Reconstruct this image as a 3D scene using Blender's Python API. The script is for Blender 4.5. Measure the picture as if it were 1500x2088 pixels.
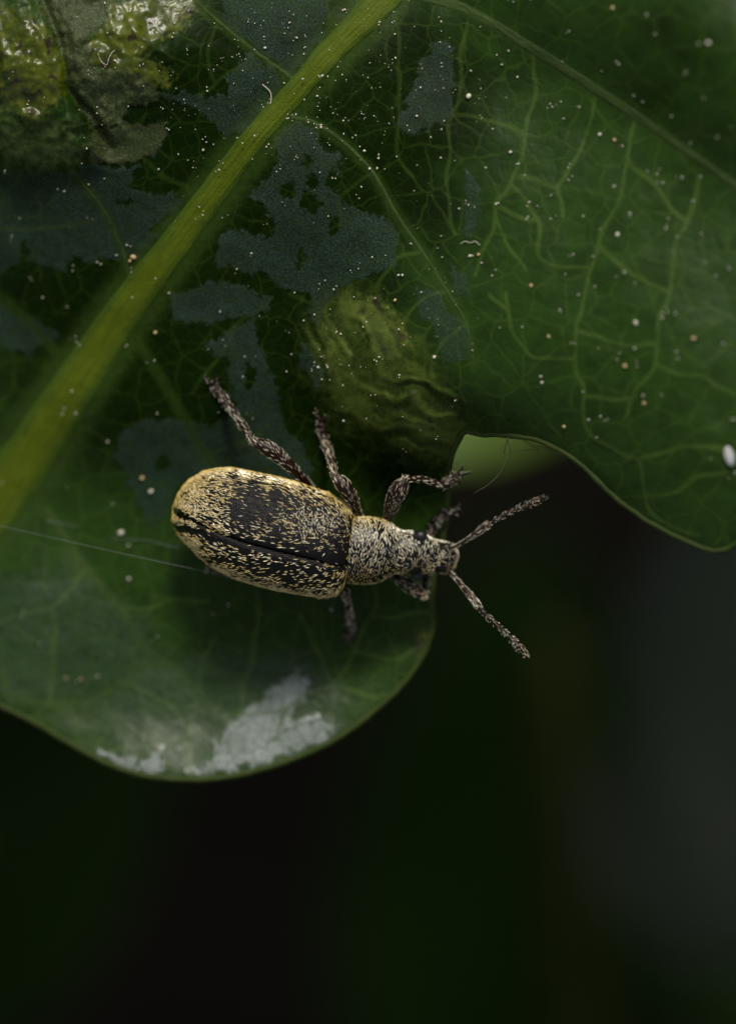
import bpy, bmesh, math, random
import numpy as np
from mathutils import Vector, Matrix, noise as mnoise
from mathutils.geometry import delaunay_2d_cdt

R = math.radians
random.seed(7); rng = np.random.default_rng(7)
sc = bpy.context.scene
for o in list(bpy.data.objects): bpy.data.objects.remove(o)
# one Blender unit is one millimetre
sc.unit_settings.system = 'METRIC'; sc.unit_settings.scale_length = 0.001
C = sc.collection

# ------------------------------------------------------------------ camera
CAM_H = 150.0            # lens 150 mm above the focal plane, looking straight down
S = 0.012                # millimetres per photograph pixel in that plane
FOCUS_Z = -0.45
cd = bpy.data.cameras.new('camera'); cam = bpy.data.objects.new('camera', cd); C.objects.link(cam)
cam.location = (0, 0, CAM_H); cam.rotation_euler = (0, 0, 0)
cd.sensor_fit = 'VERTICAL'; cd.sensor_height = 36.0; cd.sensor_width = 25.9
cd.lens = 36.0 * CAM_H / (2088 * S)
cd.clip_start = 1.0; cd.clip_end = 60000.0
cd.dof.use_dof = True; cd.dof.focus_distance = CAM_H - FOCUS_Z
APERTURE = 7.4           # aperture diameter in mm
cd.dof.aperture_fstop = cd.lens * 1e-3 / APERTURE
sc.camera = cam
# ------------------------------------------------------------------ light
SUN_EL, SUN_AZ = 46.0, 4.0      # azimuth clockwise from +Y
w = bpy.data.worlds.new('World'); sc.world = w; w.use_nodes = True
wn = w.node_tree.nodes; wl = w.node_tree.links
sky = wn.new('ShaderNodeTexSky'); sky.sky_type = 'NISHITA'; sky.sun_disc = False
sky.sun_elevation = R(SUN_EL); sky.sun_rotation = R(SUN_AZ); sky.dust_density = 3.0; sky.air_density = 1.0; sky.ozone_density = 1.0
hs = wn.new('ShaderNodeHueSaturation'); hs.inputs['Saturation'].default_value = 0.35; wl.new(sky.outputs[0], hs.inputs['Color'])   # thin bright overcast
bg = wn['Background']; wl.new(hs.outputs[0], bg.inputs[0]); bg.inputs[1].default_value = 0.05
sd = bpy.data.lights.new('sun', 'SUN'); sun = bpy.data.objects.new('sun', sd); C.objects.link(sun)
sd.energy = 1.5; sd.angle = R(11); sd.color = (1.0, 0.93, 0.80)
sun.rotation_euler = (-R(90 - SUN_EL), 0, -R(SUN_AZ)); sun.location = (0, 60, 80)
# ------------------------------------------------------------------ picture
sc.view_settings.view_transform = 'Standard'; sc.view_settings.look = 'None'
sc.view_settings.gamma = 1.0; sc.view_settings.exposure = 1.0; sc.view_settings.use_curve_mapping = False
sc.render.engine = 'CYCLES'; sc.cycles.use_denoising = True
try: sc.cycles.denoiser = 'OPENIMAGEDENOISE'
except Exception: pass
sc.cycles.max_bounces = 6; sc.cycles.caustics_reflective = False; sc.cycles.caustics_refractive = False

# ------------------------------------------------------------------ helpers
def P(px, py, z=0.0):
    k = S * (CAM_H - z) / CAM_H
    return Vector(((px - 750) * k, (1044 - py) * k, z))
def Pn(px, py, z):
    k = S * (CAM_H - z) / CAM_H
    return np.stack([(px - 750) * k, (1044 - py) * k, z], -1)
def tag(o, label=None, cat=None, group=None, kind=None):
    if label: o['label'] = label
    if cat: o['category'] = cat
    if group: o['group'] = group
    if kind: o['kind'] = kind
    return o
def empty(name, loc=(0, 0, 0)):
    o = bpy.data.objects.new(name, None); o.empty_display_size = 0.5; C.objects.link(o); o.location = loc; return o
def meshobj(name, verts, faces, mat, parent=None, smooth=True):
    me = bpy.data.meshes.new(name); me.from_pydata([tuple(v) for v in verts], [], [tuple(f) for f in faces]); me.update()
    if smooth: me.polygons.foreach_set('use_smooth', [True] * len(me.polygons))
    if mat: me.materials.append(mat)
    o = bpy.data.objects.new(name, me); C.objects.link(o)
    if parent is not None:
        o.parent = parent; o.matrix_parent_inverse = Matrix.Translation(-world_loc(parent))
    return o
def world_loc(o):
    v = Vector(o.location)
    if o.parent is not None and o.parent.type == 'EMPTY' and o.type == 'MESH': v = Vector((0, 0, 0))
    return v
def fix_normals(o):
    bm = bmesh.new(); bm.from_mesh(o.data); bmesh.ops.recalc_face_normals(bm, faces=bm.faces); bm.to_mesh(o.data); bm.free()
def addattr(me, name, arr):
    a = me.attributes.new(name, 'FLOAT', 'POINT'); a.data.foreach_set('value', np.asarray(arr, dtype=np.float32))
def fbm(x, y, z=0.0, sc_=1.0, oct_=3):
    return mnoise.fractal(Vector((x * sc_, y * sc_, z)), 1.0, 2.0, oct_)
def catmull(pts, n):
    pts = [np.array(p, float) for p in pts]
    if len(pts) == 2: return [pts[0] + (pts[1] - pts[0]) * t for t in np.linspace(0, 1, n)]
    ext = [2 * pts[0] - pts[1]] + pts + [2 * pts[-1] - pts[-2]]
    out = []
    m = len(pts) - 1
    for u in np.linspace(0, m, n):
        i = min(int(u), m - 1); t = u - i
        a, b, c, d = ext[i], ext[i + 1], ext[i + 2], ext[i + 3]
        out.append(0.5 * ((2 * b) + (c - a) * t + (2 * a - 5 * b + 4 * c - d) * t * t + (3 * b - a - 3 * c + d) * t ** 3))
    return out
def tube_geo(pts, radii, seg=10, up=Vector((0, 0, 1)), flat=1.0):
    """rings along a path, closed ends; returns verts, faces"""
    V, F = [], []
    n = len(pts); pts = [Vector(p) for p in pts]
    for i in range(n):
        t = (pts[min(i + 1, n - 1)] - pts[max(i - 1, 0)]).normalized()
        s = t.cross(up)
        if s.length < 1e-4: s = t.cross(Vector((0, 1, 0)))
        s.normalize(); u = s.cross(t).normalized()
        for k in range(seg):
            a = 2 * math.pi * k / seg
            V.append(pts[i] + s * (radii[i] * math.cos(a)) + u * (radii[i] * flat * math.sin(a)))
    for i in range(n - 1):
        for k in range(seg):
            a, b = i * seg + k, i * seg + (k + 1) % seg
            F.append((a, b, b + seg, a + seg))
    V.append(pts[0]); c0 = len(V) - 1; V.append(pts[-1]); c1 = len(V) - 1
    for k in range(seg):
        F.append((c0, (k + 1) % seg, k)); F.append((c1, (n - 1) * seg + k, (n - 1) * seg + (k + 1) % seg))
    return V, F
def join_geo(parts):
    V, F = [], []
    for v, f in parts:
        o = len(V); V += list(v); F += [tuple(i + o for i in q) for q in f]
    return V, F

# ------------------------------------------------------------------ node helper
class NT:
    def __init__(s, name):
        s.m = bpy.data.materials.new(name); s.m.use_nodes = True; s.t = s.m.node_tree
        s.t.nodes.clear(); s.out = s.t.nodes.new('ShaderNodeOutputMaterial')
    def n(s, typ, **kw):
        x = s.t.nodes.new(typ)
        for k, v in kw.items(): setattr(x, k, v)
        return x
    def lk(s, a, b): s.t.links.new(a, b)
    def put(s, sock, v):
        if hasattr(v, 'is_output'): s.lk(v, sock)
        elif isinstance(v, (tuple, list)) and len(v) == 3 and sock.type == 'RGBA': sock.default_value = (*v, 1)
        else: sock.default_value = v
    def math(s, op, a, b=None, c=None, clamp=False):
        x = s.n('ShaderNodeMath', operation=op); x.use_clamp = clamp
        s.put(x.inputs[0], a)
        if b is not None: s.put(x.inputs[1], b)
        if c is not None: s.put(x.inputs[2], c)
        return x.outputs[0]
    def mix(s, f, a, b):
        x = s.n('ShaderNodeMix', data_type='RGBA'); s.put(x.inputs[0], f); s.put(x.inputs[6], a); s.put(x.inputs[7], b); return x.outputs[2]
    def mixf(s, f, a, b):
        x = s.n('ShaderNodeMix', data_type='FLOAT'); s.put(x.inputs[0], f); s.put(x.inputs[2], a); s.put(x.inputs[3], b); return x.outputs[0]
    def ramp(s, v, lo, hi, a=0.0, b=1.0, smooth=True):
        x = s.n('ShaderNodeMapRange', interpolation_type='SMOOTHSTEP' if smooth else 'LINEAR')
        s.put(x.inputs['Value'], v); s.put(x.inputs['From Min'], lo); s.put(x.inputs['From Max'], hi); s.put(x.inputs['To Min'], a); s.put(x.inputs['To Max'], b)
        return x.outputs[0]
    dim = '3D'
    def noise(s, co, scale, detail=3.0, rough=0.55, color=False):
        x = s.n('ShaderNodeTexNoise', noise_dimensions=s.dim); s.lk(co, x.inputs['Vector']); x.inputs['Scale'].default_value = scale
        x.inputs['Detail'].default_value = detail; x.inputs['Roughness'].default_value = rough
        return x.outputs['Color' if color else 'Fac']
    def vor(s, co, scale, feature='F1', out='Distance'):
        x = s.n('ShaderNodeTexVoronoi', feature=feature, voronoi_dimensions=s.dim); s.lk(co, x.inputs['Vector']); x.inputs['Scale'].default_value = scale
        return x.outputs[out]
    def attr(s, name): return s.n('ShaderNodeAttribute', attribute_name=name).outputs['Fac']
    def co(s): return s.n('ShaderNodeTexCoord').outputs['Object']
    def bump(s, h, strength, dist, normal=None):
        x = s.n('ShaderNodeBump'); s.put(x.inputs['Strength'], strength); x.inputs['Distance'].default_value = dist; s.lk(h, x.inputs['Height'])
        if normal is not None: s.lk(normal, x.inputs['Normal'])
        return x.outputs[0]
    def bsdf(s, col, rough=0.5, spec=0.5, normal=None, **kw):
        x = s.n('ShaderNodeBsdfPrincipled'); s.put(x.inputs['Base Color'], col); s.put(x.inputs['Roughness'], rough); s.put(x.inputs['Specular IOR Level'], spec)
        if normal is not None: s.lk(normal, x.inputs['Normal'])
        for k, v in kw.items(): s.put(x.inputs[k.replace('_', ' ')], v)
        s.lk(x.outputs[0], s.out.inputs[0]); return x

# ------------------------------------------------------------------ the leaf surface
CT = np.array([
 # midrib
 (-640,1900,-11),(-300,1420,-7),(0,1010,-4.3),(150,790,-3.1),(250,640,-2.3),(340,520,-1.6),(430,400,-1.1),(520,280,-.6),(600,190,-.35),(680,100,-.3),(780,0,-.4),(1000,-400,-2),(1200,-950,-6),
 # upper left
 (0,500,-2.7),(0,380,-2.1),(100,380,-1.7),(200,400,-1.5),(0,250,-.9),(100,150,-.2),(250,150,-.15),(200,300,-.9),(100,700,-3.3),(0,800,-3.9),(400,100,-.35),(350,300,-.95),(-400,300,-3),(-800,900,-8),(-700,1500,-10),(-400,-200,-3),(300,-600,-3.5),(0,0,-.4),(250,0,-.3),
 # middle
 (600,350,-.45),(700,400,-.35),(600,600,-1.25),(500,700,-1.8),(430,790,-2.1),(650,850,-2.0),(400,900,-2.7),(300,950,-3.2),(200,1000,-3.9),(540,850,-2.3),
 # below the beetle
 (400,1060,-3.3),(550,1000,-2.75),(550,1100,-3.0),(550,1200,-3.35),(700,1000,-2.45),(700,1100,-2.8),(700,1200,-3.15),(850,1100,-2.75),(885,1060,-2.7),(880,1200,-3.1),
 # lower lobe
 (100,1250,-4.7),(300,1300,-4.5),(500,1300,-4.1),(700,1300,-3.7),(850,1300,-3.35),(0,1440,-4.9),(100,1400,-4.95),(200,1470,-4.85),(200,1550,-4.55),(300,1450,-4.7),(400,1480,-4.55),(400,1590,-4.05),(300,1580,-4.25),(550,1560,-3.75),(550,1470,-4.2),(700,1495,-3.45),(700,1400,-3.75),(820,1395,-3.3),(-150,1350,-5.4),(-330,1680,-8),
 # crumpled fold at the sinus
 (800,700,-.05),(730,620,-.6),(700,700,-.9),(760,760,-.4),(850,820,-.25),(900,860,-.5),(945,882,-.9),(690,800,-1.4),(780,880,-1.0),(850,930,-1.3),(915,950,-1.7),(720,920,-2.15),(790,990,-2.4),(900,1005,-2.45),
 # right lobe
 (900,500,.3),(1000,700,.9),(1000,850,.35),(1050,882,.15),(1000,300,.5),(950,100,.1),(1100,130,.6),(1300,250,1.5),(1500,380,2.5),(1200,500,1.6),(1200,800,1.6),(1200,950,.9),(1400,700,2.6),(1450,950,2.5),(1460,1110,1.8),(1350,1070,1.4),(1300,400,1.9),
 (1300,80,2.4),(1450,100,3.6),(1470,250,3.2),(1100,0,1.1),(1200,-100,1.6),(1900,400,3.2),(1900,-100,2.5),(1700,950,2.2)], float)
lob = (CT[:, 1] > 1220) & (CT[:, 1] < 1600) & (CT[:, 0] >= 0)     # the lower lobe lies only a little below the weevil
CT[lob, 2] = -3.25 + (CT[lob, 2] + 3.25) * np.where(CT[lob, 0] < 250, .55, .50) + 0.32 * np.clip((CT[lob, 1] - 1440) / 150, 0, 1)
def tps_fit(P_, lam=0.02):
    X = P_[:, :2] / 300.0; n = len(X)
    d = np.linalg.norm(X[:, None] - X[None], axis=-1)
    K = np.where(d > 1e-9, d * d * np.log(d + 1e-12), 0) + lam * np.eye(n)
    Q = np.c_[np.ones(n), X]
    A = np.block([[K, Q], [Q.T, np.zeros((3, 3))]]); b = np.r_[P_[:, 2], 0, 0, 0]
    return X, np.linalg.solve(A, b)
TX, TW = tps_fit(CT)
def tps(px, py):
    px = np.atleast_1d(np.asarray(px, float)); py = np.atleast_1d(np.asarray(py, float))
    out = np.empty(len(px))
    for a in range(0, len(px), 20000):
        q = np.c_[px[a:a + 20000], py[a:a + 20000]] / 300.0
        d2 = ((q[:, None] - TX[None]) ** 2).sum(-1)
        out[a:a + 20000] = (0.5 * d2 * np.log(d2 + 1e-12)) @ TW[:-3] + TW[-3] + q @ TW[-2:]
    return out
def sstep(x, a, b):
    t = np.clip((x - a) / (b - a), 0, 1); return t * t * (3 - 2 * t)
def polydist(px, py, pl):
    d = np.full(len(px), 1e9); pl = np.asarray(pl, float)
    for i in range(len(pl) - 1):
        a, b = pl[i], pl[i + 1]; ab = b - a; L = (ab ** 2).sum()
        t = np.clip(((px - a[0]) * ab[0] + (py - a[1]) * ab[1]) / L, 0, 1)
        d = np.minimum(d, np.hypot(px - a[0] - t * ab[0], py - a[1] - t * ab[1]))
    return d
def sdpoly(px, py, poly):
    poly = np.asarray(poly, float); inside = np.zeros(len(px), bool); n = len(poly)
    for i in range(n):
        x0, y0 = poly[i]; x1, y1 = poly[(i + 1) % n]
        c = ((y0 > py) != (y1 > py)) & (px < (x1 - x0) * (py - y0) / ((y1 - y0) if y1 != y0 else 1e-9) + x0)
        inside ^= c
    d = polydist(px, py, np.r_[poly, poly[:1]])
    return np.where(inside, d, -d)
def noisev(px, py, scale, zoff=0.0, octv=3):
    return np.array([mnoise.fractal(Vector((x * scale, y * scale, zoff)), 1.0, 2.0, octv) for x, y in zip(px, py)])
MIDRIB = [(-640,1900,80),(-480,1680,110),(-300,1420,130),(-120,1170,130),(0,1010,124),(60,930,116),(150,790,100),(250,640,86),(340,520,74),(430,400,64),(520,280,58),(600,190,56),(680,100,62),(760,20,72),(830,-70,66),(1000,-400,40),(1200,-930,12)]
VEINS = {  # lateral veins: px path, width at start and end
 'A': ([(800,-25),(860,-8),(920,8),(1000,48),(1120,122),(1300,240),(1400,310),(1500,380),(1700,510),(1880,640)], 26, 12),
 'B': ([(575,228),(600,240),(640,250),(700,290),(760,352),(810,440),(860,512),(910,592),(950,662),(966,745)], 14, 5),
 'C': ([(605,170),(580,148),(520,105),(450,48),(390,-5),(250,-120),(100,-260)], 14, 6),
 'D': ([(262,560),(250,510),(215,432),(150,350),(95,275)], 8, 4),
 'E': ([(95,1035),(140,1105),(184,1168),(245,1242),(307,1334),(368,1372),(420,1440)], 16, 6),
 'F': ([(275,690),(300,725),(340,790),(385,870),(420,930),(470,1000),(560,1090),(640,1180),(650,1290),(680,1385)], 9, 5),
 'G': ([(-20,1045),(-60,960),(-170,860),(-350,760),(-700,700)], 16, 6),
 'H': ([(120,720),(40,640),(-60,560),(-250,420),(-560,200)], 12, 6),
 'I': ([(-250,1350),(-150,1360),(0,1358),(18,1413),(92,1437),(169,1436),(245,1396),(307,1345)], 8, 6),
}
TERT = [
 [(812,25),(810,175),(812,310),(840,360)], [(945,50),(935,200),(915,280),(910,340),(917,415),(930,475)],
 [(1090,100),(1090,175),(1075,275),(1040,375),(1010,440),(1035,505),(1070,550)], [(1010,440),(985,520),(965,560)],
 [(1215,200),(1190,285),(1160,350),(1135,380),(1145,445)], [(1135,380),(1060,360)], [(1040,375),(1100,440),(1105,530),(1195,540)],
 [(1295,250),(1280,325),(1255,425),(1215,500),(1195,590),(1175,675),(1170,725),(1190,800),(1190,860),(1225,900),(1295,940)],
 [(1425,360),(1400,450),(1375,500),(1365,600),(1345,650),(1340,735),(1300,795),(1270,860)], [(1340,735),(1400,765),(1500,802)],
 [(1295,940),(1390,910),(1500,915)], [(1295,940),(1310,1000),(1340,1010),(1400,985),(1500,950)], [(1310,1000),(1340,1060),(1420,1090)],
 [(1170,725),(1090,735),(1060,700),(1035,640),(1035,600)], [(1035,640),(1000,600)], [(1190,812),(1300,810)], [(1075,275),(1000,255),(935,240)],
 [(1100,440),(1010,430)], [(1280,325),(1340,380),(1400,450)], [(1215,500),(1290,560),(1365,600)], [(1175,675),(1250,700),(1340,700)],
 [(760,1180),(754,1260),(727,1328),(675,1389),(589,1444),(564,1505)], [(527,1180),(521,1291),(500,1380),(490,1480)], [(613,1254),(650,1346),(680,1385)],
 [(727,1328),(800,1345),(850,1320)], [(675,1389),(740,1420),(790,1415)], [(754,1260),(820,1250),(880,1255)],
 [(184,1168),(100,1230),(0,1270)], [(245,1242),(330,1230),(420,1225)], [(245,1396),(330,1420),(380,1500),(390,1580)], [(92,1437),(110,1340),(100,1230)],
 [(380,1500),(300,1520),(230,1540)], [(435,1295),(400,1400),(380,1500)], [(589,1444),(500,1455),(440,1470)],
 [(430,930),(500,900),(560,870)], [(600,600),(660,640),(690,720)], [(860,512),(800,540),(770,600),(830,680)], [(910,592),(850,620),(820,660)],
 [(950,662),(900,700),(885,760),(920,810)], [(760,352),(700,390),(690,460)], [(560,600),(500,650),(440,720),(400,800)],
 [(215,432),(140,460),(0,470)], [(150,350),(100,420)], [(450,48),(420,110),(440,170)], [(520,105),(470,150),(400,200)], [(430,400),(360,370),(300,330)]]
YEL1 = [(185,0),(395,0),(385,45),(350,70),(300,95),(290,115),(350,150),(335,175),(275,185),(215,150),(180,120),(180,90),(215,50),(222,10)]
YELG = [(0,20),(60,30),(110,75),(140,130),(140,180),(90,240),(60,250),(0,200)]
PALE = [(0,170),(60,250),(100,230),(150,260),(180,300),(160,335),(90,345),(0,345)]
TAN1 = [(70,-5),(222,-5),(220,40),(195,65),(178,85),(186,125),(200,140),(260,145),(300,165),(330,190),(300,212),(262,212),(250,240),(262,255),(220,258),(190,262),(150,200),(135,165),(138,130),(115,85),(85,30)]
TAN2 = [(262,255),(340,250),(335,290),(290,325),(250,335),(180,330),(190,262)]
OLIVE = [(640,640),(700,585),(750,610),(800,650),(860,720),(905,800),(960,885),(925,955),(850,935),(760,905),(690,850),(640,760)]
SILV = [
 [(452,-10),(665,-10),(664,45),(650,85),(622,120),(590,158),(568,132),(520,98),(465,58)],
 [(502,108),(545,132),(580,160),(560,200),(540,235),(500,270),(460,278),(432,250),(405,222),(350,205),(325,195),(360,186),(420,196),(460,190),(465,155)],
 [(590,245),(640,252),(660,300),(695,318),(690,345),(690,400),(730,430),(790,445),(812,470),(805,540),(770,555),(700,580),(660,625),(650,670),(630,650),(635,600),(580,590),(545,560),(480,550),(440,540),(450,480),(480,468),(555,485),(570,460),(535,415),(500,400),(540,370),(570,330),(560,290)],
 [(-40,345),(150,352),(180,335),(260,345),(300,330),(340,255),(335,300),(270,350),(265,390),(360,395),(380,412),(330,450),(300,472),(330,482),(280,520),(200,530),(130,555),(100,540),(70,570),(60,640),(130,690),(60,720),(-40,690)],
 [(420,700),(520,640),(545,750),(565,800),(582,877),(615,907),(640,960),(600,1000),(450,960),(360,990),(330,1060),(300,1070),(270,1000),(235,930),(240,890),(300,850),(420,870),(480,850),(470,760)],
 [(350,600),(450,570),(560,610),(540,640),(420,660),(350,650)],
 [(885,90),(915,85),(925,165),(920,250),(890,250),(850,270),(815,275),(815,240),(840,190),(855,130)],
 [(945,345),(975,380),(980,440),(960,490),(940,470),(950,420)],
 [(845,580),(895,600),(915,645),(950,660),(960,700),(950,735),(900,740),(885,665),(855,645)], [(915,535),(950,565),(955,600),(925,605)],
 [(620,700),(660,760),(650,800),(610,740)],
]
HOLES = [(628,328,12,16),(590,388,20,25),(635,372,18,22),(628,412,26,28),(682,372,22,30),(680,462,12,24),(614,528,14,27),(700,340,20,18),(155,542,22,16),(256,412,22,12),(60,590,70,60),(330,940,18,26),(270,395,0,0),(510,770,16,30),(455,740,20,14),(50,515,14,20)]
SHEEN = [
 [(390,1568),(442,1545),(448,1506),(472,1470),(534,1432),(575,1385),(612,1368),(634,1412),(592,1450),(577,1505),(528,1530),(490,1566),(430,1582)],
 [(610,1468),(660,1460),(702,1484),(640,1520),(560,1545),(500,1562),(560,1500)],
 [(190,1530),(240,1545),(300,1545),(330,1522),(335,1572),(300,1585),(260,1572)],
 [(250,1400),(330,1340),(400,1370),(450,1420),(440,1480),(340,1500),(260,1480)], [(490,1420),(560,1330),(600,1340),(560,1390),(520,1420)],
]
def wrinkle(px, py):
    n1 = noisev(px, py, 1 / 130.0, 3.1); n2 = noisev(px, py, 1 / 38.0, 7.7)
    r = np.hypot((px - 930), (py - 610)) + 26 * n1 + 5 * n2
    return np.sin(r / 3.6 + 3 * n1 + n2) * 0.42 + np.sin(r / 6.4 + 2 * n1) * .6 + .5 * np.sin(r / 13.5 + 2 * n1)
def midrib_half(px, py):
    """signed measure of the midrib: distance to its line minus half its width"""
    best = np.full(len(px), 1e9); m = np.array(MIDRIB, float)
    for i in range(len(m) - 1):
        a, b = m[i], m[i + 1]; ab = b[:2] - a[:2]; L = (ab ** 2).sum()
        t = np.clip(((px - a[0]) * ab[0] + (py - a[1]) * ab[1]) / L, 0, 1)
        d = np.hypot(px - a[0] - t * ab[0], py - a[1] - t * ab[1]) - 0.5 * (a[2] + t * (b[2] - a[2]))
        best = np.minimum(best, d)
    return best
def zsurf(px, py, detail=True):
    px = np.atleast_1d(np.asarray(px, float)); py = np.atleast_1d(np.asarray(py, float))
    z = tps(px, py)
    if detail:
        n1 = noisev(px, py, 1 / 130.0, 3.1); n2 = noisev(px, py, 1 / 38.0, 7.7)
        z = z + 0.05 * n1 + 0.012 * n2
        # crumpled arcs of the fold
        r = np.hypot((px - 930), (py - 610)) + 26 * n1 + 5 * n2
        ang = np.degrees(np.arctan2(py - 610, -(px - 930)))   # 0 = left, 90 = down
        m = sstep(r, 165, 215) * (1 - sstep(r, 330, 385)) * sstep(ang, -12, 12) * (1 - sstep(ang, 82, 102))
        wv = wrinkle(px, py)
        z += m * (0.052 * wv) * np.clip(.62 + .9 * n1 + .5 * n2, .12, 1.25)
        # blister gall, upper left
        g = sstep(-np.hypot((px - 60) / 1.1, py - 130), -150, -30)
        z += g * (0.30 + 0.07 * np.sin(px / 17 + 4 * n1) * np.sin(py / 19 + 4 * n1 + 1))
        g2 = sstep(-np.hypot((px - 290) / 1.5, (py - 120)), -105, -20); z += g2 * (0.22 + 0.05 * n2)
        g3 = sstep(-np.hypot((px - 90) / 1.6, (py - 290) / 0.9), -110, -45); z += 0.30 * g3
        gz = sstep(-np.hypot((px - 130) / 1.25, (py - 130)), -240, -120)
        z += gz * (0.10 * n2 + 0.06 * np.abs(noisev(px, py, 1 / 17.0, 12.0, 2)) + .10 * np.abs(n1))
        dcr = polydist(px, py, [(80, -20), (125, 95), (140, 180), (190, 250), (225, 300)])
        z -= 0.30 * np.exp(-(dcr / 16) ** 2)
        z += 0.035 * np.sin(dcr / 4.5 + 5 * n1) * np.exp(-(dcr / 45) ** 2) * (px < 260)
        # quilting between the lateral veins
        for k, (pl, w0, w1) in VEINS.items():
            d = polydist(px, py, pl); z += 0.06 * (1 - np.exp(-(d / 45) ** 2)) - 0.06
        z += -0.10 * np.exp(-(np.clip(midrib_half(px, py), 0, None) / 40) ** 2)
    return z
OUT = [(0,1440),(60,1470),(130,1510),(200,1550),(270,1578),(340,1590),(420,1592),(500,1580),(570,1560),(640,1532),(700,1500),(760,1455),(810,1410),(850,1360),(875,1310),(885,1270),(881,1220),(888,1170),(900,1120),(911,1060),(915,1020),(914,985),(918,950),(926,918),(938,893),(950,882),(985,888),(1040,889),(1090,898),(1140,920),(1190,955),(1230,995),(1270,1030),(1320,1065),(1370,1092),(1420,1115),(1460,1126),(1500,1110),(1560,1060),(1640,1000),(1720,920),(1810,720),(1900,380),(1950,60),(1850,-250),(1600,-450),(1380,-480),(1350,-530),(1430,-680),(1400,-830),(1220,-950),(950,-950),(700,-800),(570,-600),(500,-590),(300,-700),(50,-620),(-100,-420),(-150,-290),(-380,-290),(-600,-150),(-650,100),(-570,300),(-600,450),(-800,560),(-900,700),(-880,900),(-760,1050),(-660,1170),(-780,1250),(-850,1400),(-800,1550),(-730,1700),(-690,1860),(-640,1905),(-600,1860),(-550,1770),(-470,1670),(-410,1700),(-330,1680),(-250,1560),(-215,1420),(-180,1350),(-100,1388)]
def dense_outline():
    pts = OUT + [OUT[0]]; out = []
    ext = [OUT[-1]] + pts + [OUT[1]]
    for i in range(len(OUT)):
        a, b, c, d = [np.array(ext[i + j], float) for j in range(4)]
        L = np.linalg.norm(c - b); inframe = -60 < b[0] < 1600 and -60 < b[1] < 1700
        n = max(2, int(L / (5 if inframe else 16)))
        for t in np.arange(n) / n:
            p = 0.5 * ((2 * b) + (c - a) * t + (2 * a - 5 * b + 4 * c - d) * t * t + (3 * b - a - 3 * c + d) * t ** 3)
            if inframe: p = p + 1.6 * np.array([mnoise.noise(Vector((p[0] / 22, p[1] / 22, 1))), mnoise.noise(Vector((p[0] / 22, p[1] / 22, 9)))])
            out.append(p)
    return np.array(out)
OUTL = dense_outline()
STEP = 5.0
gx, gy = np.meshgrid(np.arange(-30, 1531, STEP), np.arange(-30, 1611, STEP * 0.87))
gx = gx + (np.arange(gx.shape[0]) % 2)[:, None] * STEP / 2
g1 = np.c_[gx.ravel(), gy.ravel()]; g1 += rng.uniform(-.9, .9, g1.shape)
hx, hy = np.meshgrid(np.arange(-900, 1960, 24), np.arange(-960, 1920, 22))
g2 = np.c_[hx.ravel(), hy.ravel()] + rng.uniform(-3, 3, (hx.size, 2))
g2 = g2[~((g2[:, 0] > -36) & (g2[:, 0] < 1536) & (g2[:, 1] > -36) & (g2[:, 1] < 1616))]
G = np.r_[g1, g2]
sdo = sdpoly(G[:, 0], G[:, 1], OUTL)
near = (G[:, 0] > -40) & (G[:, 0] < 1540) & (G[:, 1] > -40) & (G[:, 1] < 1620)
G = G[sdo > np.where(near, 2.6, 9)]
nb = len(OUTL)
allp = np.r_[OUTL, G]
vv, ee, ff, _, _, _ = delaunay_2d_cdt([Vector(p) for p in allp], [(i, (i + 1) % nb) for i in range(nb)], [], 1, 1e-6)
bx = np.array([v[0] for v in vv]); by = np.array([v[1] for v in vv])
bz = zsurf(bx, by)
sdb = sdpoly(bx, by, OUTL)
bz += -0.05 * np.exp(-np.clip(sdb, 0, None) / 8)      # thin rolled margin
leaf_co = Pn(bx, by, bz)

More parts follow.
